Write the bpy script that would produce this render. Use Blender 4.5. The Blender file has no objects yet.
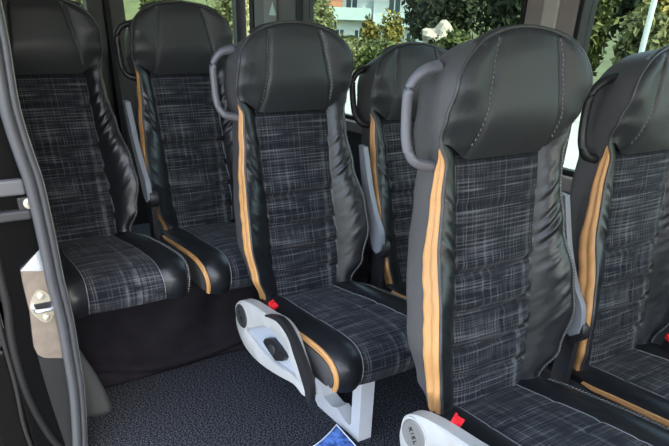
import bpy, bmesh, math, random
from mathutils import Vector, Matrix, noise
sin, cos, pi = math.sin, math.cos, math.pi
scn = bpy.context.scene
COL = scn.collection
random.seed(7)

# ------------------------------------------------------------------ helpers
def finish(bm, name, mat, parent=None, smooth=True, auto=None):
    me = bpy.data.meshes.new(name)
    bm.normal_update()
    bm.to_mesh(me); bm.free()
    if mat: me.materials.append(mat)
    if smooth:
        for p in me.polygons: p.use_smooth = True
    o = bpy.data.objects.new(name, me)
    COL.objects.link(o)
    if parent: o.parent = parent
    if auto is not None:
        m = o.modifiers.new('edges', 'EDGE_SPLIT'); m.split_angle = math.radians(auto)
    return o
def bevel(o, w, seg=2):
    m = o.modifiers.new('bevel', 'BEVEL'); m.width = w; m.segments = seg; m.limit_method = 'ANGLE'; m.angle_limit = math.radians(35)
    m.harden_normals = False
    return o
def empty(name, loc=(0, 0, 0), rot=(0, 0, 0), parent=None):
    o = bpy.data.objects.new(name, None); COL.objects.link(o)
    o.location = loc; o.rotation_euler = rot; o.empty_display_size = .1
    if parent: o.parent = parent
    return o
def tag(o, label, cat, group=None, kind=None):
    o['label'] = label; o['category'] = cat
    if group: o['group'] = group
    if kind: o['kind'] = kind
    return o
def structure(o):
    o['kind'] = 'structure'; return o
def box(bm, x0, x1, y0, y1, z0, z1):
    vs = [bm.verts.new((x, y, z)) for x in (x0, x1) for y in (y0, y1) for z in (z0, z1)]
    for f in ((0, 1, 3, 2), (4, 6, 7, 5), (0, 4, 5, 1), (2, 3, 7, 6), (0, 2, 6, 4), (1, 5, 7, 3)):
        bm.faces.new([vs[i] for i in f])
    return vs
def catmull(pts, n=8, closed=False):
    P = [Vector(p) for p in pts]; out = []
    m = len(P)
    rng = range(m) if closed else range(m - 1)
    for i in rng:
        a = P[(i - 1) % m] if closed or i > 0 else P[0] * 2 - P[1]
        b = P[i]; c = P[(i + 1) % m]
        d = P[(i + 2) % m] if closed or i + 2 < m else P[-1] * 2 - P[-2]
        for k in range(n):
            t = k / n
            out.append(.5 * ((2 * b) + (c - a) * t + (2 * a - 5 * b + 4 * c - d) * t * t + (3 * b - a - 3 * c + d) * t ** 3))
    if not closed: out.append(P[-1].copy())
    return out
def tube(bm, pts, rad, seg=10, flat=1.0, up=Vector((0, 0, 1)), caps=True):
    """sweep an (elliptical) ring along pts; rad is a number or one per point"""
    P = [Vector(p) for p in pts]; n = len(P); rings = []
    for i, p in enumerate(P):
        t = (P[min(i + 1, n - 1)] - P[max(i - 1, 0)]).normalized()
        u = up if abs(t.dot(up)) < .95 else Vector((1, 0, 0))
        a = t.cross(u).normalized(); b = a.cross(t).normalized()
        r = rad[i] if isinstance(rad, (list, tuple)) else rad
        rings.append([bm.verts.new(p + a * (r * cos(2 * pi * k / seg)) + b * (r * flat * sin(2 * pi * k / seg))) for k in range(seg)])
    for i in range(n - 1):
        for k in range(seg):
            bm.faces.new((rings[i][k], rings[i][(k + 1) % seg], rings[i + 1][(k + 1) % seg], rings[i + 1][k]))
    if caps:
        bm.faces.new(list(reversed(rings[0]))); bm.faces.new(rings[-1])
def grid(bm, rows, uvs=None, flip=False):
    uvl = bm.loops.layers.uv.verify() if uvs else None
    V = [[bm.verts.new(p) for p in r] for r in rows]
    for i in range(len(V) - 1):
        for j in range(len(V[0]) - 1):
            idx = [(i, j), (i, j + 1), (i + 1, j + 1), (i + 1, j)]
            if flip: idx.reverse()
            try: f = bm.faces.new([V[a][b] for a, b in idx])
            except ValueError: continue
            if uvs:
                for l, (a, b) in zip(f.loops, idx): l[uvl].uv = uvs[a][b]
    return V
def prism(bm, outline, axis, lo, hi):
    """extrude a 2-D outline along an axis: 'y' takes (x,z), 'x' takes (y,z), 'z' takes (x,y)"""
    def mk(p, h):
        a, b = p[0], p[1]
        return {'y': (a, h, b), 'x': (h, a, b), 'z': (a, b, h)}[axis]
    A = [bm.verts.new(mk(p, lo)) for p in outline]; B = [bm.verts.new(mk(p, hi)) for p in outline]
    n = len(A)
    bm.faces.new(A); bm.faces.new(list(reversed(B)))
    for i in range(n): bm.faces.new((A[i], B[i], B[(i + 1) % n], A[(i + 1) % n]))
    bmesh.ops.recalc_face_normals(bm, faces=bm.faces[:])
def lathe(bm, prof, center, axis='y', seg=28):
    rings = []
    for r, h in prof:
        ring = []
        for k in range(seg):
            a = 2 * pi * k / seg
            if axis == 'y': v = (center[0] + r * cos(a), center[1] + h, center[2] + r * sin(a))
            elif axis == 'x': v = (center[0] + h, center[1] + r * cos(a), center[2] + r * sin(a))
            else: v = (center[0] + r * cos(a), center[1] + r * sin(a), center[2] + h)
            ring.append(bm.verts.new(v))
        rings.append(ring)
    for i in range(len(rings) - 1):
        for k in range(seg):
            bm.faces.new((rings[i][k], rings[i][(k + 1) % seg], rings[i + 1][(k + 1) % seg], rings[i + 1][k]))
    bm.faces.new(rings[-1]); bm.faces.new(list(reversed(rings[0])))
    bmesh.ops.recalc_face_normals(bm, faces=bm.faces[:])
def lerp_table(tab, t):
    if t <= tab[0][0]: return tab[0][1]
    for (a, va), (b, vb) in zip(tab, tab[1:]):
        if t <= b:
            s = (t - a) / (b - a); s = s * s * (3 - 2 * s)
            return va + (vb - va) * s
    return tab[-1][1]
def smooth(x):
    x = min(1, max(0, x)); return x * x * (3 - 2 * x)

# ------------------------------------------------------------------ materials
def newmat(name):
    m = bpy.data.materials.new(name); m.use_nodes = True
    nt = m.node_tree; b = nt.nodes['Principled BSDF']
    return m, nt, b
def N(nt, kind, **kw):
    n = nt.nodes.new(kind)
    for k, v in kw.items():
        if k in n.inputs.keys(): n.inputs[k].default_value = v
        else: setattr(n, k, v)
    return n
def mat(name, col, rough=.5, metal=0., noise=0., nscale=30, bump=0., bscale=200, spec=.5, coat=0.):
    m, nt, b = newmat(name)
    b.inputs['Base Color'].default_value = (*col, 1); b.inputs['Roughness'].default_value = rough
    b.inputs['Metallic'].default_value = metal; b.inputs['Specular IOR Level'].default_value = spec
    b.inputs['Coat Weight'].default_value = coat
    tc = N(nt, 'ShaderNodeTexCoord')
    if noise:
        nz = N(nt, 'ShaderNodeTexNoise', Scale=nscale, Detail=4.)
        nt.links.new(tc.outputs['Object'], nz.inputs['Vector'])
        mx = N(nt, 'ShaderNodeMixRGB')
        mx.inputs[1].default_value = (*[c * (1 - noise) for c in col], 1); mx.inputs[2].default_value = (*[min(1, c * (1 + noise)) for c in col], 1)
        nt.links.new(nz.outputs['Fac'], mx.inputs[0]); nt.links.new(mx.outputs[0], b.inputs['Base Color'])
    if bump:
        nb = N(nt, 'ShaderNodeTexNoise', Scale=bscale, Detail=3.)
        nt.links.new(tc.outputs['Object'], nb.inputs['Vector'])
        bp = N(nt, 'ShaderNodeBump', Strength=bump, Distance=.002)
        nt.links.new(nb.outputs['Fac'], bp.inputs['Height']); nt.links.new(bp.outputs['Normal'], b.inputs['Normal'])
    return m
def leather(name, col, rough):
    """grained leather with soft low-frequency creases"""
    m, nt, b = newmat(name)
    b.inputs['Roughness'].default_value = rough
    tc = N(nt, 'ShaderNodeTexCoord')
    nz = N(nt, 'ShaderNodeTexNoise', Scale=7., Detail=5.)
    nt.links.new(tc.outputs['Object'], nz.inputs['Vector'])
    mx = N(nt, 'ShaderNodeMixRGB'); mx.inputs[1].default_value = (*[c * .8 for c in col], 1); mx.inputs[2].default_value = (*[c * 1.2 for c in col], 1)
    nt.links.new(nz.outputs['Fac'], mx.inputs[0]); nt.links.new(mx.outputs[0], b.inputs['Base Color'])
    vo = N(nt, 'ShaderNodeTexVoronoi', Scale=420.)
    nt.links.new(tc.outputs['Object'], vo.inputs['Vector'])
    n2 = N(nt, 'ShaderNodeTexNoise', Scale=16., Detail=3.)
    nt.links.new(tc.outputs['Object'], n2.inputs['Vector'])
    b1 = N(nt, 'ShaderNodeBump', Strength=.12, Distance=.0015); nt.links.new(vo.outputs['Distance'], b1.inputs['Height'])
    b2 = N(nt, 'ShaderNodeBump', Strength=.3, Distance=.008); nt.links.new(n2.outputs['Fac'], b2.inputs['Height'])
    nt.links.new(b1.outputs['Normal'], b2.inputs['Normal']); nt.links.new(b2.outputs['Normal'], b.inputs['Normal'])
    return m
def plaid(name):
    """dark woven cloth with pale uneven threads both ways; UV in metres"""
    m, nt, b = newmat(name)
    L = nt.links.new
    uv = N(nt, 'ShaderNodeUVMap')
    def threads(sx, sy, lo, hi, gain, off):
        mp = N(nt, 'ShaderNodeMapping'); mp.inputs['Scale'].default_value = (sx, sy, 1); mp.inputs['Location'].default_value = (off, off * .7, 0)
        L(uv.outputs['UV'], mp.inputs['Vector'])
        nz = N(nt, 'ShaderNodeTexNoise', noise_dimensions='2D', Scale=1., Detail=0.); L(mp.outputs[0], nz.inputs['Vector'])
        r = N(nt, 'ShaderNodeMapRange'); r.inputs[1].default_value = lo; r.inputs[2].default_value = hi; r.inputs[4].default_value = gain
        L(nz.outputs['Fac'], r.inputs[0]); return r.outputs[0]
    def add(a, c, op='ADD'):
        n = N(nt, 'ShaderNodeMath', operation=op); L(a, n.inputs[0]); L(c, n.inputs[1]); return n.outputs[0]
    v1 = threads(210, 2.5, .54, .80, .5, 3.1)       # threads running up
    h1 = threads(2.5, 205, .50, .78, .8, 8.7)        # threads running across
    h2 = threads(5, 330, .54, .80, .5, 5.3)          # finer ones between them
    v2 = threads(330, 5, .54, .80, .35, 2.3)
    brk = threads(18, 40, .15, .75, 1., 14.3)        # both come and go
    vbig = threads(38, .8, .72, .84, .8, 21.9)       # a few heavier lines
    bandh = threads(1.0, 24, .25, .75, 1., 41.5)     # lighter and darker plaid bands
    s = add(h1, brk, 'MULTIPLY')
    s = add(s, add(v1, brk, 'MULTIPLY')); s = add(s, add(add(h2, v2), bandh, 'MULTIPLY'))
    s = add(s, add(vbig, brk, 'MULTIPLY'))
    cl = N(nt, 'ShaderNodeClamp'); L(s, cl.inputs[0])
    cr = N(nt, 'ShaderNodeValToRGB')
    cr.color_ramp.elements[0].position = 0; cr.color_ramp.elements[0].color = (.0085, .0098, .0140, 1)
    cr.color_ramp.elements[1].position = 1; cr.color_ramp.elements[1].color = (.102, .104, .112, 1)
    L(cl.outputs[0], cr.inputs[0]); L(cr.outputs[0], b.inputs['Base Color'])
    b.inputs['Roughness'].default_value = .9; b.inputs['Specular IOR Level'].default_value = .15
    b.inputs['Sheen Weight'].default_value = .05
    bp = N(nt, 'ShaderNodeBump', Strength=.35, Distance=.0015); L(cl.outputs[0], bp.inputs['Height']); L(bp.outputs[0], b.inputs['Normal'])
    return m
def carpet_mat():
    m, nt, b = newmat('ribbed_carpet'); L = nt.links.new
    tc = N(nt, 'ShaderNodeTexCoord')
    n1 = N(nt, 'ShaderNodeTexNoise', Scale=175., Detail=2.); L(tc.outputs['Object'], n1.inputs['Vector'])
    cr = N(nt, 'ShaderNodeValToRGB'); e = cr.color_ramp.elements
    e[0].position = .42; e[0].color = (.005, .0055, .008, 1); e[1].position = .64; e[1].color = (.10, .105, .122, 1)
    L(n1.outputs['Fac'], cr.inputs[0]); L(cr.outputs[0], b.inputs['Base Color'])
    b.inputs['Roughness'].default_value = .95; b.inputs['Specular IOR Level'].default_value = .1
    bp = N(nt, 'ShaderNodeBump', Strength=.8, Distance=.004); L(n1.outputs['Fac'], bp.inputs['Height']); L(bp.outputs[0], b.inputs['Normal'])
    return m
def leaf_mat(name, c0, c1, scale=.9):
    m, nt, b = newmat(name); L = nt.links.new
    g = N(nt, 'ShaderNodeNewGeometry'); 
    tc = N(nt, 'ShaderNodeTexCoord'); nz = N(nt, 'ShaderNodeTexNoise', Scale=scale, Detail=6.)
    L(tc.outputs['Object'], nz.inputs['Vector'])
    ad = N(nt, 'ShaderNodeMath', operation='MULTIPLY_ADD'); L(g.outputs['Random Per Island'], ad.inputs[0]); ad.inputs[1].default_value = .5
    L(nz.outputs['Fac'], ad.inputs[2])
    r = N(nt, 'ShaderNodeMapRange'); r.inputs[1].default_value = .45; r.inputs[2].default_value = 1.05; L(ad.outputs[0], r.inputs[0])
    mx = N(nt, 'ShaderNodeMixRGB'); mx.inputs[1].default_value = (*c0, 1); mx.inputs[2].default_value = (*c1, 1)
    L(r.outputs[0], mx.inputs[0]); L(mx.outputs[0], b.inputs['Base Color'])
    b.inputs['Roughness'].default_value = .7; b.inputs['Specular IOR Level'].default_value = .2
    return m
def glass_mat(name, tint):
    m, nt, b = newmat(name); L = nt.links.new
    nt.nodes.remove(b); out = nt.nodes['Material Output']
    t = N(nt, 'ShaderNodeBsdfTransparent'); t.inputs[0].default_value = (*tint, 1)
    g = N(nt, 'ShaderNodeBsdfGlossy'); g.inputs['Roughness'].default_value = .02
    lw = N(nt, 'ShaderNodeLayerWeight'); lw.inputs[0].default_value = .12
    fr = N(nt, 'ShaderNodeMath', operation='MULTIPLY'); L(lw.outputs['Facing'], fr.inputs[0]); fr.inputs[1].default_value = .12
    mx = N(nt, 'ShaderNodeMixShader'); L(fr.outputs[0], mx.inputs[0]); L(t.outputs[0], mx.inputs[1]); L(g.outputs[0], mx.inputs[2])
    L(mx.outputs[0], out.inputs['Surface']); return m

M = {}
M['fabric'] = plaid('plaid_cloth')
M['leather'] = leather('charcoal_leather', (.0095, .0108, .013), .34)
M['headleather'] = leather('headrest_leather', (.022, .0235, .025), .50)
M['shell'] = leather('grey_leather', (.062, .060, .060), .50)
M['tan'] = leather('tan_leather', (.52, .265, .095), .48)
M['stitch'] = mat('pale_thread', (.20, .20, .20), .8)
M['piping'] = leather('piping_leather', (.04, .04, .042), .38)
M['plastic'] = mat('light_grey_plastic', (.44, .435, .42), .38, noise=.03)
M['plastic_in'] = mat('pale_blue_grey_plastic', (.36, .39, .45), .45)
M['handle_grey'] = mat('grey_handle_plastic', (.11, .11, .125), .42, bump=.1, bscale=500)
M['arm_grey'] = mat('grey_armrest_plastic', (.20, .215, .245), .42, bump=.1, bscale=500)
M['black'] = mat('black_plastic', (.012, .012, .014), .45, bump=.15, bscale=400)
M['disc'] = mat('grey_cap_plastic', (.17, .165, .16), .5)
M['disc_dark'] = mat('dark_cap_plastic', (.03, .03, .032), .5)
M['red'] = mat('red_button_plastic', (.75, .02, .03), .35)
M['legmetal'] = mat('powder_coated_grey_metal', (.60, .60, .61), .45, noise=.05, nscale=20)
M['carpet'] = carpet_mat()
M['cloth'] = mat('black_felt', (.016, .014, .017), .95, noise=.5, nscale=14, bump=.4, bscale=300, spec=.1)
M['trim_dark'] = mat('dark_trim', (.022, .022, .024), .6, noise=.2, nscale=10)
M['taupe'] = mat('taupe_trim', (.17, .145, .13), .62, noise=.08, nscale=12)
M['taupe_light'] = mat('light_taupe_trim', (.30, .28, .24), .62, noise=.08, nscale=12)
M['rubber'] = mat('black_rubber', (.007, .007, .0075), .55, spec=.25)
M['seal'] = mat('grey_rubber_seal', (.048, .050, .055), .42, noise=.15, nscale=25)
M['seal_light'] = mat('pale_seal_lip', (.26, .25, .23), .5)
M['paint'] = mat('black_gloss_paint', (.0018, .0018, .002), .45, spec=.08)
M['beige'] = mat('dusty_painted_steel', (.215, .175, .14), .42, metal=.35, noise=.4, nscale=35)
M['chrome'] = mat('bright_bare_metal', (.62, .65, .70), .25, metal=.8, noise=.15, nscale=30)
M['steel'] = mat('zinc_steel', (.55, .50, .40), .35, metal=.7, noise=.15, nscale=60)
M['greyfelt'] = mat('grey_felt_trim', (.070, .072, .069), .85, noise=.12, nscale=60, bump=.3, bscale=500)
M['door_grey'] = mat('dark_grey_door_plastic', (.055, .055, .056), .5, noise=.15)
M['headliner'] = mat('pale_headliner', (.45, .44, .42), .9)
M['glass'] = glass_mat('tinted_glass', (.66, .72, .68))
M['ground'] = mat('pale_concrete', (.27, .275, .25), .9, noise=.15, nscale=1.5)
M['hill'] = mat('grassy_hillside', (.06, .075, .028), .95, noise=.6, nscale=.6)
M['wallw'] = mat('white_render', (.42, .47, .45), .9, noise=.06, nscale=2)
M['wallb'] = mat('bluish_render', (.20, .28, .31), .9)
M['balc'] = mat('pale_green_balcony', (.27, .35, .33), .8, noise=.1, nscale=3)
M['winglass'] = mat('house_window_glass', (.03, .05, .06), .1)
M['shade'] = mat('terracotta_blind', (.35, .15, .08), .8)
M['polewhite'] = mat('galvanised_pole', (.55, .62, .60), .4, metal=.3)
M['bark'] = mat('bark', (.07, .05, .035), .9)
M['rock'] = mat('pale_rock', (.26, .235, .19), .9, noise=.2, nscale=1)
M['leafA'] = leaf_mat('olive_leaves', (.012, .022, .006), (.105, .125, .032))
M['leafB'] = leaf_mat('dark_leaves', (.003, .006, .003), (.030, .045, .016))
M['leafC'] = leaf_mat('pale_leaves', (.03, .04, .012), (.19, .20, .085))
M['leafD'] = leaf_mat('yellow_green_leaves', (.03, .032, .005), (.20, .17, .035))

# blue printed paper
def paper_mat():
    m, nt, b = newmat('blue_printed_paper'); L = nt.links.new
    tc = N(nt, 'ShaderNodeTexCoord'); vo = N(nt, 'ShaderNodeTexNoise', Scale=40., Detail=3.)
    L(tc.outputs['Object'], vo.inputs['Vector'])
    cr = N(nt, 'ShaderNodeValToRGB'); e = cr.color_ramp.elements
    e[0].position = .42; e[0].color = (.03, .09, .36, 1); e[1].position = .58; e[1].color = (.14, .30, .75, 1)
    L(vo.outputs['Fac'], cr.inputs[0]); L(cr.outputs[0], b.inputs['Base Color']); b.inputs['Roughness'].default_value = .5
    return m
M['paper'] = paper_mat()
M['paper_edge'] = mat('white_paper_edge', (.75, .82, .92), .6)

# ------------------------------------------------------------------ the seat
PIV = .415           # height of the backrest pivot
R0 = math.atan2(.15, .785)
TT = .799            # top of the backrest, measured along it
BT = [(-.03, -.066), (.10, -.076), (.25, -.096), (.38, -.112), (.50, -.112), (.60, -.102), (.70, -.088), (.806, -.078)]   # depth of the rear face
WT = [(-.03, .140), (0, .150), (.03, .163), (.10, .194), (.20, .213), (.28, .208), (.40, .190), (.50, .175), (.57, .170), (.60, .182), (.64, .190), (.68, .188)]
def W(t):
    if t <= .68: return lerp_table(WT, t)
    q = min(1., (t - .68) / (TT - .68))
    return .188 * math.sqrt(max(0, 1 - q ** 2.3))
def fab(t): return lerp_table([(0, .112), (.15, .122), (.3, .118), (.58, .122)], t)
HB = [(-.03, .016), (.1, .016), (.2, .018), (.34, .020), (.48, .018), (.60, .008)]
def seam(t): return lerp_table([(.57, .116), (.62, .108), (.68, .098), (.73, .090), (.80, .076)], t)
def tb(v): return .034 * smooth((abs(v) - .58) / .42)
ETAB = [(-.03, -.025), (.03, -.010), (.10, .020), (.20, .036), (.28, .030), (.40, .002), (.50, -.006), (.60, .0)]
def edge(t): return lerp_table(ETAB, t)
HR = [(.57, .0), (.61, .006), (.65, .028), (.70, .050), (.75, .048), (.806, .036)]
def hrim(t): return lerp_table(HR, t)
tufts = [(.475, .3), (.335, 1), (.245, 1), (.165, 1), (.085, 1)]
def n_body(y, t):
    a = abs(y); f = fab(t); w = W(t)
    if a <= f:
        v = a / f
        n = -.026 + .010 * (1 - v ** 4)
        for tt, s in tufts:
            d = t - tt - .010 * (v * v - .4) - .004 * sin(y * 37 + tt * 60)
            n -= s * .0105 * math.exp(-(d / .0075) ** 2)
            n += s * .0045 * math.exp(-((d - .022) / .014) ** 2)
        if t < .36:                                          # short upright tucks, staggered from row to row
            for yc, ta, tz in ((-.035, .25, .33), (.03, .25, .33), (-.045, .165, .24), (.018, .17, .24), (.0, .09, .16), (.05, .03, .08), (-.03, .02, .08)):
                if ta < t < tz: n -= .004 * math.exp(-((y - yc) / .006) ** 2) * sin(pi * (t - ta) / (tz - ta))
        n -= .012 * smooth((t - .555) / .03)
        return n
    s = (a - f) / max(1e-4, w - f)
    n = (1 - s) * -.031 + s * edge(t) + lerp_table(HB, t) * sin(pi * s) ** .75 * (1 - .25 * s)
    rip = math.exp(-((t - .42) / .10) ** 2) + .4 * math.exp(-((t - .2) / .10) ** 2)
    n += rip * .0065 * noise.noise(Vector((a * 22 + y, t * 62 - a * 55, y * 3))) * sin(pi * s) ** .7
    return n
def n_head(v, y, t):
    w = W(t); dt = TT * .0
    # distance to the rim, sideways or upwards
    ay = min(.9999, abs(y) / .188)
    ttop = .68 + (TT - .68) * (1 - ay ** 2) ** (1 / 2.3)
    d = min(abs(w - abs(y)), max(0, ttop - t) * 1.1)
    base = -.012 + .052 * sin(pi / 2 * min(1, max(0, (t - .57 - tb(v)) / .10 + .02))) - .005 * smooth((t - .74) / .07)
    sm = seam(t); q = min(1, max(0, (abs(y) - sm) / max(.004, w - sm)))
    n = base + (hrim(t) - base) * smooth(q) + .007 * sin(pi * q) * smooth(d / .03) * smooth((t - .57 - tb(v)) / .05)
    n += .006 * (1 - min(1, abs(y) / sm) ** 2) * smooth(d / .05)
    n -= .010 * max(0, 1 - d / .016) ** 2
    g = abs(y) - sm
    n -= .0060 * math.exp(-(g / .0065) ** 2) * smooth(d / .03)
    return n
def rim_n(t): return edge(t) + (hrim(t) - .010 - edge(t)) * smooth((t - .56) / .06)
def strip_w(t):
    if t > .612: return 0
    return lerp_table([(-.03, .034), (.05, .044), (.2, .052), (.34, .050), (.47, .034), (.55, .028), (.612, .001)], t)

CACHE = {}
def part(key, build, name, m, parent, auto=None):
    """build the mesh once, afterwards share it between the seats"""
    if key not in CACHE:
        bm = bmesh.new(); build(bm)
        o = finish(bm, name, m, parent, True, auto)
        CACHE[key] = o.data
        return o
    o = bpy.data.objects.new(name, CACHE[key]); COL.objects.link(o); o.parent = parent
    if auto is not None:
        md = o.modifiers.new('edges', 'EDGE_SPLIT'); md.split_angle = math.radians(auto)
    return o
def frange(a, b, n): return [a + (b - a) * i / (n - 1) for i in range(n)]

def b_panel(bm):
    rows, uvs = [], []
    for t in frange(-.03, .588, 200):
        f = fab(t) - .0005
        ys = frange(-f, f, 60)
        rows.append([(n_body(y, t), y, t) for y in ys]); uvs.append([(y + .5, t + .2) for y in ys])
    grid(bm, rows, uvs)
def b_bolster(sd):
    def go(bm):
        rows = []
        for t in frange(-.03, .612, 170):
            f, w = fab(t), W(t)
            row = []
            for s in frange(0, 1, 26):
                y = f + s * (w - f); row.append((n_body(y, t), sd * y, t))
            row.append((edge(t) - .008, sd * (w - .002), t))
            rows.append(row)
        grid(bm, rows, flip=(sd < 0))
    return go
def b_strip(sd):
    def go(bm):
        rows = []
        for t in frange(-.03, .612, 110):
            w, q = W(t), strip_w(t)
            row = []
            for s in frange(0, 1, 15):
                bul = .0065 * abs(sin(2 * pi * s)) ** .7 + .0015
                bul += .0012 * sin(t * 120 + s * 5) * math.exp(-((t - .3) / .15) ** 2)
                row.append((rim_n(t) - .001 - s * q, sd * (w + bul * min(1, q / .02)), t))
            rows.append(row)
        grid(bm, rows, flip=(sd < 0))
    return go
def b_head(bm):
    rows = []
    for r in frange(0, 1, 70):
        t0 = .57 + (TT - .57) * sin(r * pi / 2)
        row = []
        for v in frange(-1, 1, 121):
            y = v * W(min(t0, TT - 1e-5)); t = t0 + (1 - r) * tb(v)
            y = v * W(min(t, TT - 1e-5)) if r < .6 else y
            row.append((n_head(v, y, t), y, t))
        rows.append(row)
    grid(bm, rows)
def outline_pts():
    out = []
    for t in frange(-.03, .68, 70): out.append((W(t), t))
    for k in range(1, 31):
        a = k / 30 * pi / 2
        t = .68 + (TT - .68) * sin(a); out.append((W(min(t, TT)), t))
    return out[:-1] + [(0, TT)] + [(-y, t) for y, t in reversed(out[:-1])]
def b_shell(bm):
    prof = frange(0, 1, 12)
    rows = []
    for y, t in outline_pts():
        q = strip_w(t); n0 = rim_n(t) - q; row = []
        for s in prof:
            n = n0 + (lerp_table(BT, t) - n0) * s
            k = 1 - .035 * s - .10 * max(0, (s - .8) / .2) ** 2 + .012 * sin(pi * s) * (1 if t > .5 else .6)
            row.append((n, y * k, (t - .4) * (1 - .025 * s - .02 * max(0, (s - .8) / .2) ** 2) + .4))
        rows.append(row)
    V = grid(bm, rows, flip=True)
    m = len(V)
    for i in range(m // 2):                                   # the rear face, joining left and right edges
        a, b, c, d = V[i][-1], V[i + 1][-1], V[m - 2 - i][-1], V[m - 1 - i][-1]
        if len({a, b, c, d}) == 4: bm.faces.new((a, b, c, d))
        elif len({a, b, c, d}) == 3: bm.faces.new([x for k, x in enumerate((a, b, c, d)) if x not in (a, b, c, d)[:k]])
    bm.faces.new([V[0][j] for j in range(12)] + [V[-1][j] for j in reversed(range(12))])
    bmesh.ops.recalc_face_normals(bm, faces=bm.faces[:])
def b_piping(bm):
    pts = [Vector((rim_n(t) + .001, y * 1.004, t)) for y, t in outline_pts() if t > .02]
    tube(bm, pts, .0036, 8, up=Vector((1, 0, 0)))
    for sd in (-1, 1):                                        # second cord between tan strip and shell
        tube(bm, [Vector((rim_n(t) - strip_w(t) - .001, sd * (W(t) + .001), t)) for t in frange(0, .60, 60)], .0026, 6, up=Vector((1, 0, 0)))
def dash(bm, p, d, nrm, ln, w, h=.0011):
    d = Vector(d).normalized(); nrm = Vector(nrm).normalized(); s = d.cross(nrm).normalized(); p = Vector(p)
    vs = [bm.verts.new(p + d * (a * ln / 2) + s * (b * w / 2) + nrm * (c * h)) for a in (-1, 1) for b in (-1, 1) for c in (-.4, 1)]
    for f in ((0, 1, 3, 2), (4, 6, 7, 5), (0, 4, 5, 1), (2, 3, 7, 6), (0, 2, 6, 4), (1, 5, 7, 3)): bm.faces.new([vs[i] for i in f])
def b_stitch(bm):
    for sd in (-1, 1):
        t = .60
        while t < .782:
            for o in (.0055,):
                y = sd * (seam(t) + o); y2 = sd * (seam(t + .005) + o)
                if abs(y) < W(t) - .012:
                    v = y / W(t)
                    dash(bm, (n_head(v, y, t) + .0003, y, t), (0, y2 - y, .005), (1, 0, 0), .0058, .0017)
            t += .0088
    t = .01                                                   # whipped edge on the inboard bolster
    while t < .585:
        w = W(t)
        dash(bm, (edge(t) + .004, w - .001, t), (-.5, 1, .25), (.6, .7, 0), .010, .0018)
        t += .0072
    tube(bm, [Vector((edge(t) + .0015, W(t) + .0025, t)) for t in frange(.0, .59, 60)], .0016, 6, up=Vector((1, 0, 0)))
def b_handle(bm):
    y = -.196
    pts = catmull([(-.030, y + .03, .738), (-.034, y - .006, .731), (-.046, y - .028, .705), (-.054, y - .030, .655), (-.054, y - .029, .605), (-.049, y - .014, .574), (-.044, y + .03, .562)], 8)
    n = len(pts); rad = [.0105 + .004 * abs(2 * i / (n - 1) - 1) ** 3 for i in range(n)]
    tube(bm, pts, rad, 12, flat=.85)
def b_arm(bm):
    # folded-up armrest, slim at the tip and broad at the pivot (seat frame coordinates)
    L_ = [(-.124, .893), (-.096, .773), (-.058, .680), (-.032, .610), (-.014, .572), (.006, .560)]
    R_ = [(-.096, .890), (-.056, .773), (-.014, .690), (.018, .645), (.028, .605), (.026, .575)]
    ol = [(p.x, p.y) for p in catmull([Vector((a, b, 0)) for a, b in L_], 6)] + [(p.x, p.y) for p in reversed(catmull([Vector((a, b, 0)) for a, b in R_], 6))]
    prism(bm, ol, 'y', -.244, -.226)
def b_armpivot(bm):
    lathe(bm, [(.034, 0), (.036, .004), (.036, .030), (.030, .034)], (.002, -.236, .575), 'y')
    box(bm, -.028, .018, -.232, -.212, .33, .575)

# --- cushion
def cpath():
    c = [(-.035, .428), (.05, .436), (.15, .446), (.25, .455), (.33, .460), (.385, .458), (.425, .445), (.447, .420), (.453, .395), (.450, .370), (.440, .346)]
    P = catmull([Vector((a, 0, b)) for a, b in c], 12)
    # equal steps
    L_ = [0]
    for a, b in zip(P, P[1:]): L_.append(L_[-1] + (b - a).length)
    n = 130; out = []; j = 0
    for i in range(n):
        s = L_[-1] * i / (n - 1)
        while j < len(P) - 2 and L_[j + 1] < s: j += 1
        k = (s - L_[j]) / max(1e-9, L_[j + 1] - L_[j]); out.append((P[j].lerp(P[j + 1], k), s))
    res = []
    for i, (p, s) in enumerate(out):
        tg = (out[min(i + 1, n - 1)][0] - out[max(i - 1, 0)][0]).normalized()
        res.append((p, Vector((-tg.z, 0, tg.x)), s))
    return res
CP = cpath(); CL = CP[-1][2]
def cw(s): return lerp_table([(0, .192), (.1, .206), (.3, .212), (.42, .214), (CL, .203)], s)
def cf(s): return lerp_table([(0, .098), (.25, .112), (.42, .114), (CL, .122)], s)
def ch(y, s):
    a = abs(y); f = cf(s); w = cw(s)
    if a <= f:
        v = a / f
        h = .004 * (1 - v ** 4)
        for sc, k in ((.13, .7), (.25, 1), (.345, .5)):
            d = s - sc + .018 * (v * v) - .006
            h -= k * .0045 * math.exp(-(d / .008) ** 2)
        return h - .001
    q = (a - f) / (w - f)
    return -.003 * (1 - q) - .010 * q + .017 * sin(pi * q) ** .8
def cpt(y, s_i):
    p, nn, s = CP[s_i]; q = p + nn * ch(y, s); return (q.x, y, q.z)
def c_panel(bm):
    rows, uvs = [], []
    for i in range(len(CP)):
        f = cf(CP[i][2]) - .0004; ys = frange(-f, f, 50)
        rows.append([cpt(y, i) for y in ys]); uvs.append([(y + .5, CP[i][2] + 2) for y in ys])
    grid(bm, rows, uvs, flip=True)
def c_bolster(sd):
    def go(bm):
        rows = []
        for i in range(len(CP)):
            s = CP[i][2]; f, w = cf(s), cw(s); row = [cpt(sd * (f + q * (w - .008 - f)), i) for q in frange(0, 1, 20)]
            p, nn, _ = CP[i]; e = p + nn * -.020; row.append((e.x, sd * (w - .0075), e.z))
            rows.append(row)
        grid(bm, rows, flip=(sd > 0))
    return go
def cstrip(s): return lerp_table([(.05, .0), (.10, .006), (.30, .010), (.42, .012), (CL, .008)], s)
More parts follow.
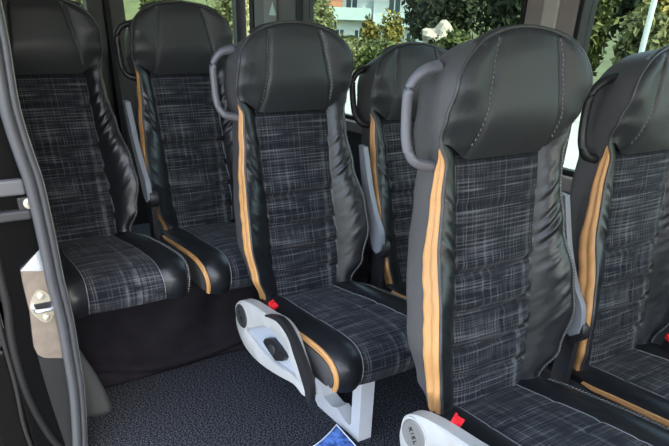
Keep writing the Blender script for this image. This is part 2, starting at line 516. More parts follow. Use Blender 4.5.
def c_strip(sd):
    def go(bm):
        rows = []
        for i in range(len(CP)):
            p, nn, s = CP[i]
            if s < .05: continue
            w = cw(s); q = cstrip(s); row = []
            for k in frange(0, 1, 13):
                g = .006 * abs(sin(2 * pi * k)) ** .7 * min(1, q / .012)
                e = p + nn * (-.002 - k * (.005 + q * .9) + g * .7)
                row.append((e.x, sd * (w - .008 + .009 * smooth(k * 1.5) + g * .6), e.z))
            rows.append(row)
        grid(bm, rows, flip=(sd > 0))
    return go
def c_base(bm):
    cols = []
    n = len(CP)
    left, right = [], []
    for sd, store in ((-1, left), (1, right)):
        for i in range(n):
            p, nn, s = CP[i]; w = cw(s) - .0005
            e = p + nn * (-.011 - (cstrip(s) if s > .05 else 0))
            e.z = max(e.z, .347)
            lo = Vector((min(p.x, .395), 0, .345))
            row = []
            for k in frange(0, 1, 8):
                q = e.lerp(lo, k); row.append((q.x, sd * (w + .004 * sin(pi * k) - .012 * k), q.z))
            store.append(row)
        grid(bm, store, flip=(sd < 0))
    under = []                                                # underside pan
    for i in range(n):
        a, b = left[i][-1], right[i][-1]
        under.append([(a[0], a[1] + (b[1] - a[1]) * k / 4, .345 - .02 * sin(pi * k / 4)) for k in range(5)])
    grid(bm, under)
    fr = [[(.440, y, .347) for y in frange(-.2, .2, 5)], [(.395, y, .345) for y in frange(-.19, .19, 5)]]
    grid(bm, fr)
def c_stitch(bm):
    for i in range(8, len(CP) - 4):
        p, nn, s = CP[i]
        if i % 2 == 0:
            w = cw(s); q = p + nn * -.004
            dash(bm, (q.x, w - .002, q.z), (.25 * nn.z, 1, -.25 * nn.x), nn + Vector((0, .6, 0)), .010, .0018)
    tube(bm, [((p + nn * -.009).x, cw(s) + .001, (p + nn * -.009).z) for p, nn, s in CP[6::3]], .0018, 6)
    for sd in (-1, 1):
        tube(bm, [Vector(cpt(sd * cf(CP[i][2]), i)) + CP[i][1] * .0006 for i in range(0, len(CP), 3)], .0013, 6)

# --- recliner plate on the aisle side (x, z outlines)
PO = [(-.074, .385), (-.066, .417), (-.035, .440), (.030, .456), (.137, .464), (.215, .472), (.268, .452), (.305, .406), (.335, .364), (.359, .329), (.366, .306), (.348, .300), (.304, .310), (.199, .288), (.083, .272), (-.010, .282), (-.062, .320), (-.076, .356)]
PI_ = [(-.004, .350), (.020, .368), (.061, .390), (.100, .409), (.135, .421), (.190, .422), (.248, .399), (.279, .371), (.303, .347), (.306, .338), (.292, .335), (.253, .332), (.193, .326), (.120, .326), (.075, .330), (.040, .338), (.016, .344), (-.002, .348)]
CAPU = [(.137, .467), (.165, .480), (.222, .500), (.265, .497), (.312, .478), (.350, .443), (.385, .410), (.405, .381), (.409, .352), (.405, .318), (.392, .296)]
CAPL = [(.138, .458), (.170, .466), (.215, .470), (.268, .450), (.300, .410), (.320, .385), (.335, .362), (.348, .344), (.359, .327), (.364, .310), (.370, .292)]
PY0, PY1 = -.262, -.226
def c2(L_, n=3, closed=True): return [(p.x, p.y) for p in catmull([Vector((a, b, 0)) for a, b in L_], n, closed)]
def s_plate(bm):
    O, I = c2(PO), c2(PI_); n = len(O)
    def ring(L_, y, k=0): return [bm.verts.new((a, y, b)) for a, b in L_]
    def shrink(L_, other, k): return [(a + (c - a) * k, b + (d - b) * k) for (a, b), (c, d) in zip(L_, other)]
    Of = ring(shrink(O, I, .10), PY0); Om = ring(O, PY0 + .005); Ob = ring(O, PY1)
    If = ring(shrink(I, O, .10), PY0); Im = ring(I, PY0 + .004); Ib = ring(I, PY0 + .016)
    def br(A, B):
        for i in range(n): bm.faces.new((A[i], A[(i + 1) % n], B[(i + 1) % n], B[i]))
    br(Ob, Om); br(Om, Of); br(Of, If); br(If, Im); br(Im, Ib)
    bm.faces.new(Ob)
    bmesh.ops.recalc_face_normals(bm, faces=bm.faces[:])
def s_recess(bm):
    I = c2(PI_); prism(bm, I, 'y', PY0 + .014, PY1 - .002)
def s_cap(bm):
    L_ = c2(CAPL, 4, False); U = [(a + (c - a) * .62, b + (d - b) * .62) for (a, b), (c, d) in zip(L_, c2(CAPU, 4, False))]
    prism(bm, U + list(reversed(L_)), 'y', PY0 - .003, PY0 + .014)
def s_lever(bm):
    prism(bm, [(.118, .366), (.132, .384), (.169, .400), (.210, .390), (.248, .376), (.236, .358), (.193, .338), (.150, .352)], 'y', PY0 - .002, PY0 + .016)
def s_leverpad(bm):
    lathe(bm, [(.016, 0), (.017, -.003), (.015, -.005)], (.180, PY0 - .002, .370), 'y', 20)
def s_disc(bm):
    lathe(bm, [(.0385, .004), (.0385, -.002), (.036, -.0045), (.0335, -.005), (.0325, -.0035), (0.001, -.0035)], (-.024, PY0, .393), 'y', 40)
def s_rim(bm):
    lathe(bm, [(.043, .004), (.043, -.0015), (.0385, -.0015), (.0385, .004)], (-.024, PY0, .393), 'y', 40)
def text_mesh(txt, size, depth):
    cu = bpy.data.curves.new('lettering', 'FONT'); cu.body = txt; cu.size = size; cu.extrude = depth
    cu.align_x = 'CENTER'; cu.align_y = 'CENTER'; cu.space_character = 1.25
    o = bpy.data.objects.new('lettering_source', cu); COL.objects.link(o)
    bpy.context.view_layer.update()
    me = bpy.data.meshes.new_from_object(o.evaluated_get(bpy.context.evaluated_depsgraph_get()))
    bpy.data.objects.remove(o); bpy.data.curves.remove(cu)
    return me
LOGO = text_mesh('KIEL', .018, .0008)
LOGO.transform(Matrix.Translation((-.024, PY0 - .0042, .393)) @ Matrix.Rotation(math.radians(52), 4, 'Y') @ Matrix.Rotation(pi / 2, 4, 'X'))
LOGO.materials.append(M['black'])

def s_buckle(bm):
    box(bm, -.010, .010, -.007, .007, -.05, .006)
def s_button(bm):
    box(bm, -.012, .012, -.009, .009, .004, .014); box(bm, -.012, -.007, -.009, .009, .012, .020)
def leg_mesh(h):
    def go(bm):
        # portal leg: foot rail, front and rear posts and a top rail, one folded sheet with a window in it
        x0, x1 = .022, .284; y0, y1 = .020, .072
        O = [(x0 + .012, 0), (x1, 0), (x1, h), (x0 - .01, h), (x0 - .01, .030), (x0 - .006, .014)]
        I = [(x0 + .045, .060), (x0 + .10, .048), (x0 + .130, .060), (x1 - .075, .036), (x1 - .058, .034), (x1 - .046, .046), (x1 - .046, h - .03), (x0 + .03, h - .03), (x0 + .024, .10)]
        def ring(L_, y): return [bm.verts.new((a, y, b)) for a, b in L_]
        Of, Ob = ring(O, y0), ring(O, y1); If, Ib = ring(I, y0), ring(I, y1)
        for A, B in ((Of, Ob), (If, Ib)):
            n = len(A)
            for i in range(n): bm.faces.new((A[i], A[(i + 1) % n], B[(i + 1) % n], B[i]))
        for A, B in ((Of, If), (Ob, Ib)):
            eds = []
            for R in (A, B):
                for i in range(len(R)):
                    e = bm.edges.get((R[i], R[(i + 1) % len(R)])); eds.append(e)
            bmesh.ops.triangle_fill(bm, use_beauty=True, edges=eds)
        bmesh.ops.recalc_face_normals(bm, faces=bm.faces[:])
    return go

def make_seat(loc, da, label, plate=False, arm=None, handle='black', buckle=None, leg=True, yaw=0):
    root = empty('passenger_seat', loc, (0, 0, yaw))
    tag(root, label, 'seat', 'plaid and leather van seats in three rows')
    # backrest (its own frame: x = forward, z = up along the back)
    back = part('shell', b_shell, 'backrest', M['shell'], root, 50)
    back.location = (0, 0, PIV); back.rotation_euler = (0, -(R0 + da), 0)
    part('panel', b_panel, 'back_panel', M['fabric'], back)
    part('head', b_head, 'headrest', M['headleather'], back)
    for sd in (-1, 1):
        part('bol%d' % sd, b_bolster(sd), 'side_bolster', M['leather'], back)
        o = part('str%d' % sd, b_strip(sd), 'accent_strip', M['tan'], back); o['label'] = 'tan leather strip along the edge'
    part('pip', b_piping, 'piping', M['piping'], back)
    part('sti', b_stitch, 'stitching', M['stitch'], back)
    if handle == 'grey':
        o = part('han', b_handle, 'grab_handle', M['handle_grey'], back); o['label'] = 'grey plastic grab handle'
    else:
        o = part('hanb', b_handle, 'grab_handle', M['black'], back); o.location = (0, .012, 0)
    # cushion
    cu = part('cbase', c_base, 'seat_cushion', M['shell'], root, 50)
    part('cpan', c_panel, 'cushion_panel', M['fabric'], cu)
    for sd in (-1, 1):
        part('cb%d' % sd, c_bolster(sd), 'cushion_bolster', M['leather'], cu)
        if sd < 0: o = part('cs%d' % sd, c_strip(sd), 'accent_strip', M['tan'], cu); o['label'] = 'tan leather strip along the edge'
    part('cst', c_stitch, 'stitching', M['stitch'], cu)
    if plate:
        sp = part('plate', s_plate, 'side_plate', M['plastic'], root, 40); sp['label'] = 'pale grey recliner side plate'; sp.location = (.010, .010, .008) if plate == 'dark' else (.012, .018, .018)
        part('recess', s_recess, 'recess_panel', M['plastic_in'], sp, 40)
        part('cap', s_cap, 'edge_trim', M['black'], sp, 40)
        part('lever', s_lever, 'recline_lever', M['black'], sp, 40)
        part('leverpad', s_leverpad, 'lever_button', M['disc_dark'], sp, 40)
        part('rim', s_rim, 'cap_rim', M['plastic'], sp, 40)
        part('disc' + plate, s_disc, 'pivot_cap', M['disc' if plate == 'grey' else 'disc_dark'], sp, 40)
        lt = bpy.data.objects.new('lettering', LOGO); COL.objects.link(lt); lt.parent = sp
        lt['label'] = 'word on the round cap'
    if arm is not None:
        a = part('arm', b_arm, 'armrest', M['arm_grey'], root, 40); a['label'] = 'grey armrest folded up'; a.location = (arm, 0, 0)
        bevel(a, .006, 3)
        part('armp', b_armpivot, 'armrest_pivot', M['black'], a, 40)
    if buckle:
        b = part('buckle', s_buckle, 'belt_buckle', M['black'], root, 40); b.location = buckle[:3]; b.rotation_euler = buckle[3:]
        r = part('button', s_button, 'release_button', M['red'], b, 40); r['label'] = 'red release button'
    if leg:
        lg = part('leg%.3f' % loc[2], leg_mesh(.335 + loc[2] - loc[2]), 'pedestal_leg', M['legmetal'], root, 40); lg['label'] = 'grey metal portal leg'
        lg.location = (0, -.012, -loc[2]); lg.scale = (1, 1, (.338 + loc[2]) / .335)
        bevel(lg, .003, 2)
    return root

make_seat((-.695, -.526, .055), .069, "leftmost seat, partly hidden behind the thick grey rubber door seal", leg=False)
make_seat((-.685, -.057, .043), .02, "rear row seat with a folded grey armrest, second from the left", arm=.008, leg=False)
make_seat((0, .005, 0), 0, "plaid seat whose pale side plate and pedestal leg are both fully visible", plate='dark', handle='grey', buckle=(.098, -.200, .462, .2, .3, .3))
make_seat((.029, .499, -.037), .107, "plaid window seat partly hidden between the nearest seat and the pedestal leg seat", arm=-.032)
make_seat((.787, .033, .014), -.038, "nearest, largest seat with a grey grab handle and round grey plate cap", plate='grey', handle='grey', buckle=(.062, -.196, .470, .2, .3, .5))
make_seat((.794, .531, -.017), -.061, "plaid window seat cut off by the photo's right edge, beside the nearest seat", arm=-.026, buckle=(.042, .150, .470, .1, .2, -.2))

# ------------------------------------------------------------------ the van
FW = .82                # far side wall
def slab(name, boxes, m, parent=None, bev=0):
    bm = bmesh.new()
    for b in boxes: box(bm, *b)
    bmesh.ops.recalc_face_normals(bm, faces=bm.faces[:])
    o = finish(bm, name, m, parent, False)
    if bev: bevel(o, bev, 3)
    return o
structure(slab('floor', [(-2.1, 3.6, -.765, FW + .08, -.05, 0)], M['carpet']))
structure(slab('ceiling', [(-2.1, 3.6, -.80, FW + .08, 1.62, 1.68)], M['headliner']))
wl = structure(slab('wall_left', [(-2.1, 3.6, FW, FW + .05, 0, .785), (-2.1, 3.6, FW, FW + .05, 1.48, 1.62)], M['trim_dark']))
slab('sill_trim', [(-2.05, 3.6, FW - .03, FW, .74, .785)], M['taupe'], wl, .006)
slab('wall_heater_duct', [(-.55, 3.6, FW - .10, FW - .001, .0, .16)], M['trim_dark'], wl, .02)
tr1 = structure(slab('trim_1', [(-.004, .205, FW - .012, FW + .05, .785, 1.48)], M['taupe'], None, .01))
slab('pillar_cover', [(.075, .135, FW - .022, FW - .010, .785, 1.48)], M['taupe_light'], tr1, .008)
slab('rubber_edge', [(.205, .224, FW - .016, FW + .05, .785, 1.48), (-.018, -.004, FW - .016, FW + .05, .785, 1.48)], M['rubber'], tr1, .004)
tr2 = structure(slab('trim_2', [(-1.93, -1.47, FW - .012, FW + .05, .785, 1.48)], M['taupe'], None, .01))
slab('pillar_cover', [(-1.80, -1.66, FW - .020, FW - .010, .785, 1.48)], M['taupe_light'], tr2, .008)
slab('rubber_edge', [(-1.47, -1.40, FW - .016, FW + .05, .785, 1.48), (-1.98, -1.93, FW - .016, FW + .05, .785, 1.48)], M['rubber'], tr2, .004)
bm = bmesh.new(); prism(bm, [(-1.735, 1.20), (-1.655, 1.20), (-1.695, 1.262)], 'y', FW - .0225, FW - .0205)
st = finish(bm, 'triangle_sticker', M['polewhite'], None, False); tag(st, 'small pale triangle sticker on the taupe window pillar', 'sticker')
def window(i, x0, x1):
    w = structure(slab('window_%d' % i, [(x0, x1, FW + .02, FW + .026, .785, 1.48)], M['glass']))
    slab('window_gasket', [(x0, x1, FW + .008, FW + .034, .785, .80), (x0, x1, FW + .008, FW + .034, 1.465, 1.48)], M['rubber'], w)
window(1, -1.40, -.018); window(2, .224, 3.6)
# rear wall with its window
wr = structure(slab('wall_rear', [(-2.1, -2.05, -.78, FW, 0, 1.0), (-2.1, -2.05, -.78, FW, 1.48, 1.62), (-2.1, -2.05, FW - .06, FW, 1.0, 1.48), (-2.1, -2.05, -.78, -.70, 1.0, 1.48), (-2.1, -2.03, -.06, .125, 1.0, 1.48)], M['black']))
slab('door_edge', [(-2.03, -2.015, .02, .05, .3, 1.48)], M['rubber'], wr, .005)
w3 = structure(slab('window_3', [(-2.085, -2.079, .125, FW - .06, 1.0, 1.48), (-2.085, -2.079, -.70, -.06, 1.0, 1.48)], M['glass']))
# near wall behind the doorway
nw = structure(slab('wall_right', [(-2.1, -.14, -.83, -.775, 0, 1.62)], M['trim_dark']))
structure(slab('wall_right_front', [(2.3, 3.6, -.83, -.775, 0, 1.62)], M['trim_dark']))
structure(slab('wall_front', [(3.55, 3.6, -.775, FW, 0, .85)], M['trim_dark']))
# raised bench base and hanging cloth under the rear row
structure(slab('trim_3', [(-1.15, -.53, -.74, .62, 0, .375)], M['trim_dark']))
bm = bmesh.new()
rows = []
for k in frange(0, 1, 40):
    row = []
    for y in frange(-.735, .62, 160):
        z = .385 * (1 - k) + .004 * k
        x = -.490 - .012 * k - .03 * (1 - k) * smooth((.2 - k) / .2)
        x += .018 * sin(y * 17 + 3.2 * k + 1.5 * sin(y * 5)) * sin(pi * min(1, k * 1.1)) + .032 * math.exp(-((k - .66 - .26 * math.cos(y * 3.2 + .9)) / .045) ** 2)
        x += .022 * smooth((k - .8) / .2) * (1 + .5 * sin(y * 9))
        row.append((x, y, z))
    rows.append(row)
grid(bm, rows)
sk = finish(bm, 'seat_skirt', M['cloth']); so = sk.modifiers.new('thick', 'SOLIDIFY'); so.thickness = .006; so.offset = -1
tag(sk, 'black felt cloth hanging in folds to the carpet below the rear seats', 'cloth')
# grey padded cone in the door corner
bm = bmesh.new()
rows = []
for k in frange(0, 1, 24):
    z = .36 * k; r = .080 * (1 - k ** 1.7) + .008; row = []
    cx_, cy_ = -.405 + .05 * k, -.715 - .03 * k
    for a in frange(-.5, .5, 30):
        an = a * pi * 1.15 + .55
        rr = r * (1 + .12 * sin(an * 2))
        row.append((cx_ + rr * 1.0 * sin(an + .6), cy_ + rr * cos(an + .0) * 1.05, z))
    rows.append(row)
grid(bm, rows)
gc = finish(bm, 'trim_4', M['greyfelt']); structure(gc); s_ = gc.modifiers.new('thick', 'SOLIDIFY'); s_.thickness = .004

# door frame: seal, pillar, striker
YS = [(-0.7568, 1.62), (-0.7598, 1.35), (-0.7608, 1.1775), (-0.7622, 1.1351), (-0.7671, 1.038), (-0.764, 0.9734), (-0.7563, 0.9052), (-0.7491, 0.8407), (-0.7472, 0.7064), (-0.7481, 0.5972), (-0.7442, 0.4789), (-0.7476, 0.3698), (-0.7516, 0.2676), (-0.7631, 0.151), (-0.776, 0.0585), (-0.784, 0.0)]
spine = catmull([(-.080, y, z) for y, z in YS], 4)
sealroot = empty('trim_5', (0, 0, 0)); structure(sealroot)
def seal_tube(name, off, r, m, flat=1.0):
    bm = bmesh.new(); tube(bm, [p + Vector(off) for p in spine], r, 12, flat, up=Vector((1, 0, 0)))
    return finish(bm, name, m, sealroot)
seal_tube('seal_bulb', (0, -.011, 0), .0140, M['seal'])
seal_tube('seal_bulb', (-.006, .010, 0), .0100, M['seal'])
seal_tube('seal_lip', (-.014, .0205, 0), .0028, M['seal_light'])
# pillar face seen between the seal and the open sliding door
pil = structure(slab('trim_6', [(-.18, -.115, -.90, -.755, 0, 1.62)], M['paint'], None, .006))
bm = bmesh.new(); prism(bm, [(-0.7546, 0.6155), (-0.823, 0.6284), (-0.825, 0.5955), (-0.8254, 0.5702), (-0.8249, 0.5121), (-0.8305, 0.4595), (-0.8357, 0.4084), (-0.8307, 0.3817), (-0.8175, 0.3683), (-0.7562, 0.3509), (-0.7351, 0.5274)], 'x', -.116, -.104)
pp = finish(bm, 'pillar_plate', M['beige'], pil, False); pp['label'] = 'dusty beige painted steel plate'
bm = bmesh.new()
vs = [(-.104, -0.7497, 0.6145), (-.104, -0.8242, 0.6287), (-.112, -0.766, 0.6757), (-.112, -0.7494, 0.6729), (-.120, -0.7497, 0.6145), (-.120, -0.8242, 0.6287)]
V = [bm.verts.new(v) for v in vs]
for f in ((0, 1, 2, 3), (1, 5, 2), (0, 3, 4), (2, 5, 4, 3), (0, 4, 5, 1)): bm.faces.new([V[i] for i in f])
bmesh.ops.recalc_face_normals(bm, faces=bm.faces[:])
pw = finish(bm, 'pillar_wedge', M['chrome'], pil, False); pw['label'] = 'bright metal wedge'
bm = bmesh.new(); prism(bm, [(-0.7565, 0.3493), (-0.8178, 0.3668), (-0.8313, 0.3787), (-0.831, 0.3267), (-0.8258, 0.2128), (-0.8145, 0.0581), (-0.83, 0.0), (-0.77, 0.0)], 'x', -.116, -.105)
lp = finish(bm, 'lower_cover', mat('dark_cover_plastic', (.008, .008, .0085), .5, noise=.2), pil, False); lp['label'] = 'dark grey plastic lower cover'
M['rail'] = mat('grey_rail_plastic', (.075, .077, .082), .45)
rl = slab('pillar_rail', [(-.118, -.092, -.90, -.772, 0.8213, 0.8585)], M['rail'], pil, .006); rl['label'] = 'grey horizontal rail'
slab('pillar_ledge', [(-.118, -.090, -.90, -.770, 0.7604, 0.7846)], M['trim_dark'], pil, .006)
slab('latch_block', [(-.118, -.098, -.795, -.765, 0.7764, 0.8153)], M['black'], pil, .004)
bm = bmesh.new(); lathe(bm, [(.013, 0), (.013, .006), (.005, .007), (.005, .003)], (-.098, -0.7709, 0.7993), 'x', 16)
dl = finish(bm, 'lock_screw', M['steel'], pil, True, 35); dl['label'] = 'shiny brass coloured screw'
# striker
sr = empty('door_striker', (-.104, -0.7903, 0.5219)); tag(sr, 'zinc door striker bolted to the beige pillar plate left of the seal', 'door striker')
bm = bmesh.new()
ol = []
for k in range(24):
    a = 2 * pi * k / 24; q = 1.0 + .10 * math.cos(4 * a)
    ol.append((.031 * cos(a) * q, .046 * sin(a) * (1 + .04 * cos(4 * a))))
prism(bm, ol, 'x', -.001, .005); finish(bm, 'striker_plate', M['steel'], sr, True, 35)
bm = bmesh.new(); lathe(bm, [(.009, 0), (.009, .005), (.006, .007)], (.005, 0, .031), 'x', 14); finish(bm, 'bolt', M['steel'], sr, True, 35)
bm = bmesh.new(); lathe(bm, [(.009, 0), (.009, .005), (.006, .007)], (.005, .002, -.031), 'x', 14); finish(bm, 'bolt', M['steel'], sr, True, 35)
bm = bmesh.new(); tube(bm, catmull([(.004, -.023, 0), (.022, -.022, 0), (.030, -.014, 0), (.030, .014, 0), (.022, .022, 0), (.004, .023, 0)], 6), .0055, 10); finish(bm, 'striker_loop', M['chrome'], sr)
bm = bmesh.new(); box(bm, .004, .010, -.022, .022, -.012, .012); finish(bm, 'striker_base', M['black'], sr, False)
# open sliding door standing outside, its front edge towards us
dr = structure(empty('door_1', (-.125, -.95, 0)))
slab('door_skin', [(-1.1, -.02, -.075, -.035, -.15, 1.5)], M['paint'], dr, .012)
slab('door_frame', [(-1.1, -.012, -.035, .085, .78, 1.5), (-1.1, -.012, -.035, .075, -.12, .40)], M['paint'], dr, .012)
slab('door_inner_trim', [(-1.1, -.03, -.035, .075, .40, .78)], M['trim_dark'], dr, .01)
bm = bmesh.new(); tube(bm, catmull([(0.006, 0.0772, 0.75), (0.006, 0.0772, 0.5518), (0.006, 0.0684, 0.4658), (0.006, 0.0646, 0.3898), (0.006, 0.0673, 0.2918), (0.006, 0.0798, 0.1948), (0.006, 0.1011, 0.1035), (0.006, 0.12, 0.0506), (0.0, 0.11599999999999999, 0.0)], 6), .013, 10, up=Vector((1, 0, 0))); finish(bm, 'door_seal', M['rubber'], dr)
bm = bmesh.new(); tube(bm, catmull([(.010, .052, .58), (.012, .046, .45), (.012, .046, .30), (.012, .040, .16), (.010, .05, .02)], 6), .006, 8, up=Vector((1, 0, 0))); finish(bm, 'door_edge_strip', M['rubber'], dr)
slab('door_latch', [(-.05, .010, .02, .075, .47, .56)], M['black'], dr, .008)

# blue leaflet on the carpet
bm = bmesh.new()
pts = [(.185, -.008), (.50, -.030), (.50, -.28), (.235, -.30)]
def bil(u, v): 
    a = Vector(pts[0]).lerp(Vector(pts[1]), u); b = Vector(pts[3]).lerp(Vector(pts[2]), u); return a.lerp(b, v)
rows = []
for u in frange(0, 1, 14):
    row = []
    for v in frange(0, 1, 14):
        p = bil(u, v); p.x += .030 * sin(pi * v) * (1 - u)
        row.append((p.x, p.y, .006 + .010 * (1 - u) * (1 - sin(pi * v)) ))
    rows.append(row)
grid(bm, rows); lf = finish(bm, 'leaflet', M['paper']); so = lf.modifiers.new('thick', 'SOLIDIFY'); so.thickness = .0015
tag(lf, 'blue printed leaflet with a white border on the carpet beside the pedestal leg', 'leaflet')
bm = bmesh.new()
bord = [Vector(p) + Vector((0, 0, .0012)) for p in (rows[0] + [r[-1] for r in rows[1:]] + list(reversed(rows[-1]))[1:] + [r[0] for r in reversed(rows[1:-1])])]
tube(bm, bord + [bord[0]], .0022, 6, caps=False); fb = finish(bm, 'paper_border', M['paper_edge'], lf); fb['label'] = 'white border'

# ------------------------------------------------------------------ outdoors
GZ = -.50
bm = bmesh.new()
rows = []
for y in [-60, -20, -6, 0, 4, 8, 11, 11.5, 14, 18, 24, 32, 45, 60, 90, 140]:
    row = []
    for x in frange(-160, 60, 60):
        z = GZ
        if y > 11.5: z = GZ - min(2.4, (y - 11.5) * .14)
        if y > 45: z += (y - 45) * .08
        row.append((x, y, z))
    rows.append(row)
grid(bm, rows, flip=True); g_ = finish(bm, 'ground_slope', M['hill'], None, True); structure(g_); g_.name = 'ground'
g_.location.z = -.02
structure(slab('pavement', [(-21, 30, -14, 11.2, GZ - .1, GZ)], M['ground']))

def blob_foliage(bm, c, r, n, leaf, rng):
    """leaves scattered through an irregular crown"""
    lumps = [(Vector((rng.uniform(-.52, .52) * r[0], rng.uniform(-.52, .52) * r[1], rng.uniform(-.5, .5) * r[2])), rng.uniform(.38, .62)) for _ in range(16)]
    lumps.append((Vector((0, 0, 0)), .7))
    for _ in range(n):
        l, q = rng.choice(lumps)
        d = Vector((rng.gauss(0, 1), rng.gauss(0, 1), rng.gauss(0, 1))).normalized() * (rng.random() ** .33 * q)
        p = Vector(c) + l + Vector((d.x * r[0], d.y * r[1], d.z * r[2]))
        nrm = (d + Vector((rng.gauss(0, .6), rng.gauss(0, .6), rng.gauss(.2, .6)))).normalized()
        a = nrm.orthogonal().normalized(); b = nrm.cross(a); an = rng.uniform(0, 6.28)
        a, b = a * cos(an) + b * sin(an), b * cos(an) - a * sin(an)
        s = leaf * rng.uniform(.6, 1.4)
        v = [bm.verts.new(p + a * s), bm.verts.new(p + b * s * .5 + nrm * s * .12), bm.verts.new(p - a * s), bm.verts.new(p - b * s * .5 + nrm * s * .12)]
        bm.faces.new(v)
def plant(name, x, y, zb, zt, rx, ry, lm, label, cat, n, leaf, group, seed, trunk=False):
    rng = random.Random(seed)
    root = empty(name, (x, y, zb)); tag(root, label, cat, group)
    h = zt - zb
    bm = bmesh.new()
    if trunk: blob_foliage(bm, (0, 0, h * .66), (rx, ry, h * .38), n, leaf, rng)
    else: blob_foliage(bm, (0, 0, h * .48), (rx, ry, h * .56), n, leaf, rng)
    finish(bm, 'foliage', M[lm], root, False)
    bm = bmesh.new()
    tr = .05 * h if trunk else .03
    tube(bm, catmull([(0, 0, -.15), (.05 * h * rng.uniform(-1, 1), 0, h * .3), (.08 * h * rng.uniform(-1, 1), .03, h * .75)], 5), [tr * (1 - .045 * i) for i in range(11)], 8)
    for k in range(4):
        a = rng.uniform(0, 6.28); z0 = h * rng.uniform(.25, .5)
        tube(bm, [(0, 0, z0), (cos(a) * rx * .3, sin(a) * ry * .3, z0 + h * .15), (cos(a) * rx * .55, sin(a) * ry * .55, z0 + h * .26)], [tr * .5, tr * .35, tr * .15], 6)
    finish(bm, 'trunk', M['bark'], root)
    return root
CAM = Vector((1.589, -.995, 1.240)); YAW, PIT, ROL, FPX, CY = 2.537, .529, .036, 616., 223 + 146.
fw = Vector((cos(PIT) * cos(YAW), cos(PIT) * sin(YAW), -sin(PIT)))
rt = Vector((sin(YAW), -cos(YAW), 0)); up = rt.cross(fw)
r2 = rt * cos(ROL) + up * sin(ROL); u2 = up * cos(ROL) - rt * sin(ROL)

def gz(y):
    z = GZ - .02
    if y > 11.5: z -= min(2.4, (y - 11.5) * .14)
    return z
HED = 'shrubs beyond the pavement'
# (x, y, top, rx, ry, leaves, label)
shr = [
 (-21.0, 13.2, 1.55, 1.0, .9, 'leafC', 'pale dry shrub at the left end of the side window'),
 (-18.9, 13.0, .45, 1.1, .9, 'leafC', 'pale low shrub right of the pedestal leg seat headrest'),
 (-16.8, 13.0, .40, 1.1, .9, 'leafA', 'low olive shrub directly above the small headrest by the window'),
 (-14.9, 13.0, .40, .9, .9, 'leafC', 'low pale shrub above the grey grab handle of the nearest seat'),
 (-13.2, 13.0, .85, .9, .9, 'leafA', 'sunlit green shrub left of the nearest headrest'),
 (-11.7, 13.0, .75, .8, .9, 'leafA', 'green shrub showing above the left slope of the nearest headrest'),
 (-10.3, 13.0, 1.2, .8, .9, 'leafA', 'green shrub partly hidden behind the taupe pillar'),
 (-8.85, 12.8, 2.3, .9, .9, 'leafA', 'tall green bush just right of the taupe pillar'),
 (-7.3, 13.0, 1.7, .85, .9, 'leafC', 'pale brownish shrub to the right of the outdoor pole'),
 (-8.3, 14.9, 2.1, .8, .8, 'leafD', 'yellowish bush behind the tall green bush by the outdoor pole'),
 (-24.0, 11.2, 2.3, 1.3, 1.2, 'leafC', 'pale green bush in the rear window left of the taupe pillar'),
 (-24.5, 8.4, 2.5, 1.3, 1.2, 'leafA', 'green bush in the rear window above the second headrest'),
 (-24.6, 5.6, 2.4, 1.3, 1.2, 'leafC', 'pale bush at the left edge of the rear window'),
]
for i, (x, y, zt, rx, ry, lm, lab) in enumerate(shr):
    plant('shrub', x, y, gz(y), zt, rx * .86, ry * .8, lm, lab, 'shrub', 2600, .10, HED, 100 + i)
TRE = 'trees on the slope'
tre = [
 (-33.4, 25.0, 1.1, .7, .7, 'leafD', 'small yellow green tree in front of the left part of the white house', 1300, .13),
 (-31.2, 25.0, 1.3, .9, .8, 'leafD', 'small yellow green tree in front of the right part of the white house', 1500, .13),
 (-19.9, 18.5, 3.2, 1.9, 1.6, 'leafB', 'dark tree with a round overhanging crown right of the white house', 4800, .14),
 (-15.1, 17.8, 3.0, 1.8, 1.5, 'leafB', 'dark green tree beside the pillar above the nearest headrest', 4200, .14),
 (-11.6, 19.5, 4.2, 1.8, 1.6, 'leafB', 'dark tree at the top right beside the outdoor pole', 4600, .14),
 (-39.5, 24.5, 2.4, 1.5, 1.5, 'leafC', 'pale tree left of the white house beside the window pillar', 3000, .14),
 (-24.0, 18.0, .1, 1.6, 1.2, 'leafC', 'low pale tree crown below the white house', 3000, .12),
 (-27.8, 19.0, .1, 1.7, 1.2, 'leafA', 'low olive tree crown below the left of the white house', 3000, .12),
]
for i, (x, y, zt, rx, ry, lm, lab, n, lf_) in enumerate(tre):
    plant('tree', x, y, gz(y), zt, rx, ry, lm, lab, 'tree', n, lf_, TRE, 200 + i, True)
# backdrop hillside far behind
bm = bmesh.new()
rows = []
rng = random.Random(5)
for k in frange(0, 1, 14):
    row = []
    for q in frange(0, 1, 90):
        a = 1.2 + q * 2.6
        rad = 95 + 40 * k
        row.append((rad * cos(a), rad * sin(a), -4 + 24 * k ** .8 + 2.0 * sin(q * 40) * k + rng.uniform(-.8, .8)))
    rows.append(row)
grid(bm, rows); hl = finish(bm, 'hillside', M['hill']); structure(hl)

# white apartment house across the valley
hs = empty('apartment_house', (-60.0, 45.0, -2.9), (0, 0, math.radians(52))); tag(hs, 'white apartment house with pale green balconies seen through the side window', 'house')
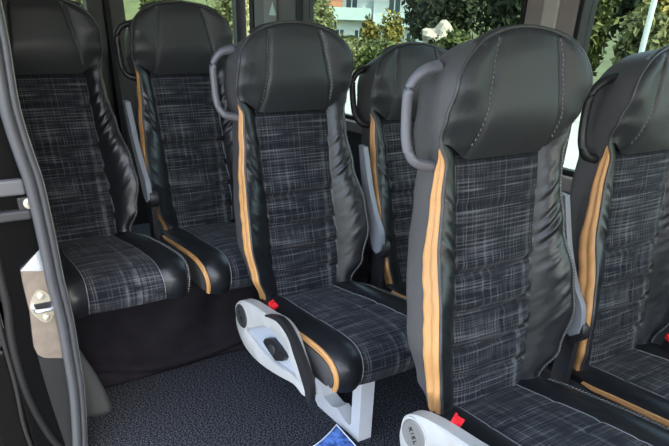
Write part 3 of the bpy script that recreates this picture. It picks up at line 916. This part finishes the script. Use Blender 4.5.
# local frame: x along the facade (right), -y towards us
slab('wall', [(-7.2, 0, 0, 7, 0, 9.5)], M['wallw'], hs)
slab('wing', [(0, 7.6, -1.0, 7, 0, 9.5)], M['wallw'], hs)
slab('annexe', [(-11.5, -7.2, 1.0, 6, 0, 4.2)], M['wallb'], hs)
for (x0, x1, y0, z) in ((-7.2, -.2, -1.3, 3.35), (.2, 7.6, -2.3, 2.9), (-7.2, -.2, -1.3, 6.4), (.2, 7.6, -2.3, 6.2)):
    b = slab('balcony', [(x0, x1, y0, 0, z - .2, z), (x0, x1, y0, y0 + .12, z, z + .95)], M['balc'], hs)
for (x, z, w, h, y0) in ((-5.6, .9, 1.1, 1.4, 0), (-3.6, .9, 1.1, 1.4, 0), (-1.5, .9, 1.1, 1.4, 0), (1.6, .4, 1.0, 2.0, -1), (4.2, .8, 1.2, 1.4, -1), (6.6, .4, 1.0, 2.0, -1), (-5.4, 3.5, 1.4, 2.1, 0), (-2.4, 3.5, 1.4, 2.1, 0), (2.2, 3.2, 1.4, 2.1, -1), (5.6, 3.2, 1.2, 2.1, -1)):
    f = slab('window', [(x - w / 2, x + w / 2, y0 - .08, y0 + .05, z, z + h)], M['wallw'], hs)
    slab('pane', [(x - w / 2 + .12, x - .06, y0 - .10, y0 - .02, z + .12, z + h - .12), (x + .06, x + w / 2 - .12, y0 - .10, y0 - .02, z + .12, z + h - .12)], M['winglass'], f)
sb = slab('awning', [(-5.0, -3.4, -.5, -.02, 4.3, 5.6)], M['shade'], hs); sb['label'] = 'terracotta blind'
# pale rocks / ruin right of the dark tree
bm = bmesh.new(); bmesh.ops.create_icosphere(bm, subdivisions=3, radius=1)
rng = random.Random(3)
for v in bm.verts:
    k = 1 + .22 * sin(v.co.x * 4 + 1) * cos(v.co.y * 5) + .15 * sin(v.co.z * 7 + v.co.x * 3); v.co *= k; v.co.x *= 1.0; v.co.z *= .8
rk = finish(bm, 'boulder', M['rock'], None, False); rk.location = (-15.9, 14.9, .40); rk.scale = (.6, .5, .62)
tag(rk, 'pale boulder among the shrubs to the left of the nearest headrest', 'rock')
# thin pole
bm = bmesh.new(); tube(bm, [(0, 0, 0), (0, 0, 3), (0, 0, 7)], .05, 10); lathe(bm, [(.11, 0), (.11, .03), (.06, .06)], (0, 0, 0), 'z', 16)
po = finish(bm, 'lamp_pole', M['polewhite']); po.location = (-5.39, 10.0, GZ); tag(po, 'thin galvanised pole standing outside the right hand window', 'pole')
bm = bmesh.new(); tube(bm, catmull([(0, 0, 6.9), (0, -.3, 7.2), (0, -1.0, 7.3)], 5), .04, 8); finish(bm, 'lamp_arm', M['polewhite'], po)
bm = bmesh.new(); box(bm, -.09, .09, -1.55, -.95, 7.24, 7.36); finish(bm, 'lamp_head', M['polewhite'], po, False)

# ------------------------------------------------------------------ light
w = bpy.data.worlds.new('sky'); scn.world = w; w.use_nodes = True
nt = w.node_tree; bg = nt.nodes['Background']
sky = nt.nodes.new('ShaderNodeTexSky'); sky.sky_type = 'NISHITA'; sky.sun_disc = False; sky.sun_elevation = math.radians(48); sky.sun_rotation = math.radians(80); sky.air_density = 1.0; sky.dust_density = 2.5
hsv = nt.nodes.new('ShaderNodeHueSaturation'); hsv.inputs['Saturation'].default_value = .75
nt.links.new(sky.outputs[0], hsv.inputs['Color']); nt.links.new(hsv.outputs[0], bg.inputs[0]); bg.inputs[1].default_value = .30
sl = bpy.data.lights.new('sun', 'SUN'); sl.energy = 3.2; sl.angle = math.radians(1.0); sl.color = (1, .95, .86)
so_ = bpy.data.objects.new('sun', sl); COL.objects.link(so_)
so_.rotation_euler = Vector((-.62, -.05, -.78)).to_track_quat('-Z', 'Y').to_euler()

# ------------------------------------------------------------------ camera
cam = bpy.data.cameras.new('camera'); co = bpy.data.objects.new('camera', cam); COL.objects.link(co)
cam.sensor_fit = 'HORIZONTAL'; cam.sensor_width = 36; cam.lens = FPX / 669 * 36; cam.shift_y = 146 / 669; cam.clip_start = .02; cam.clip_end = 500
Rm = Matrix((r2, u2, -fw)).transposed().to_4x4(); co.matrix_world = Matrix.Translation(CAM) @ Rm
scn.camera = co
vs_ = scn.view_settings
vs_.view_transform = 'Standard'; vs_.look = 'None'; vs_.gamma = 1; vs_.use_curve_mapping = False
vs_.exposure = 1.95
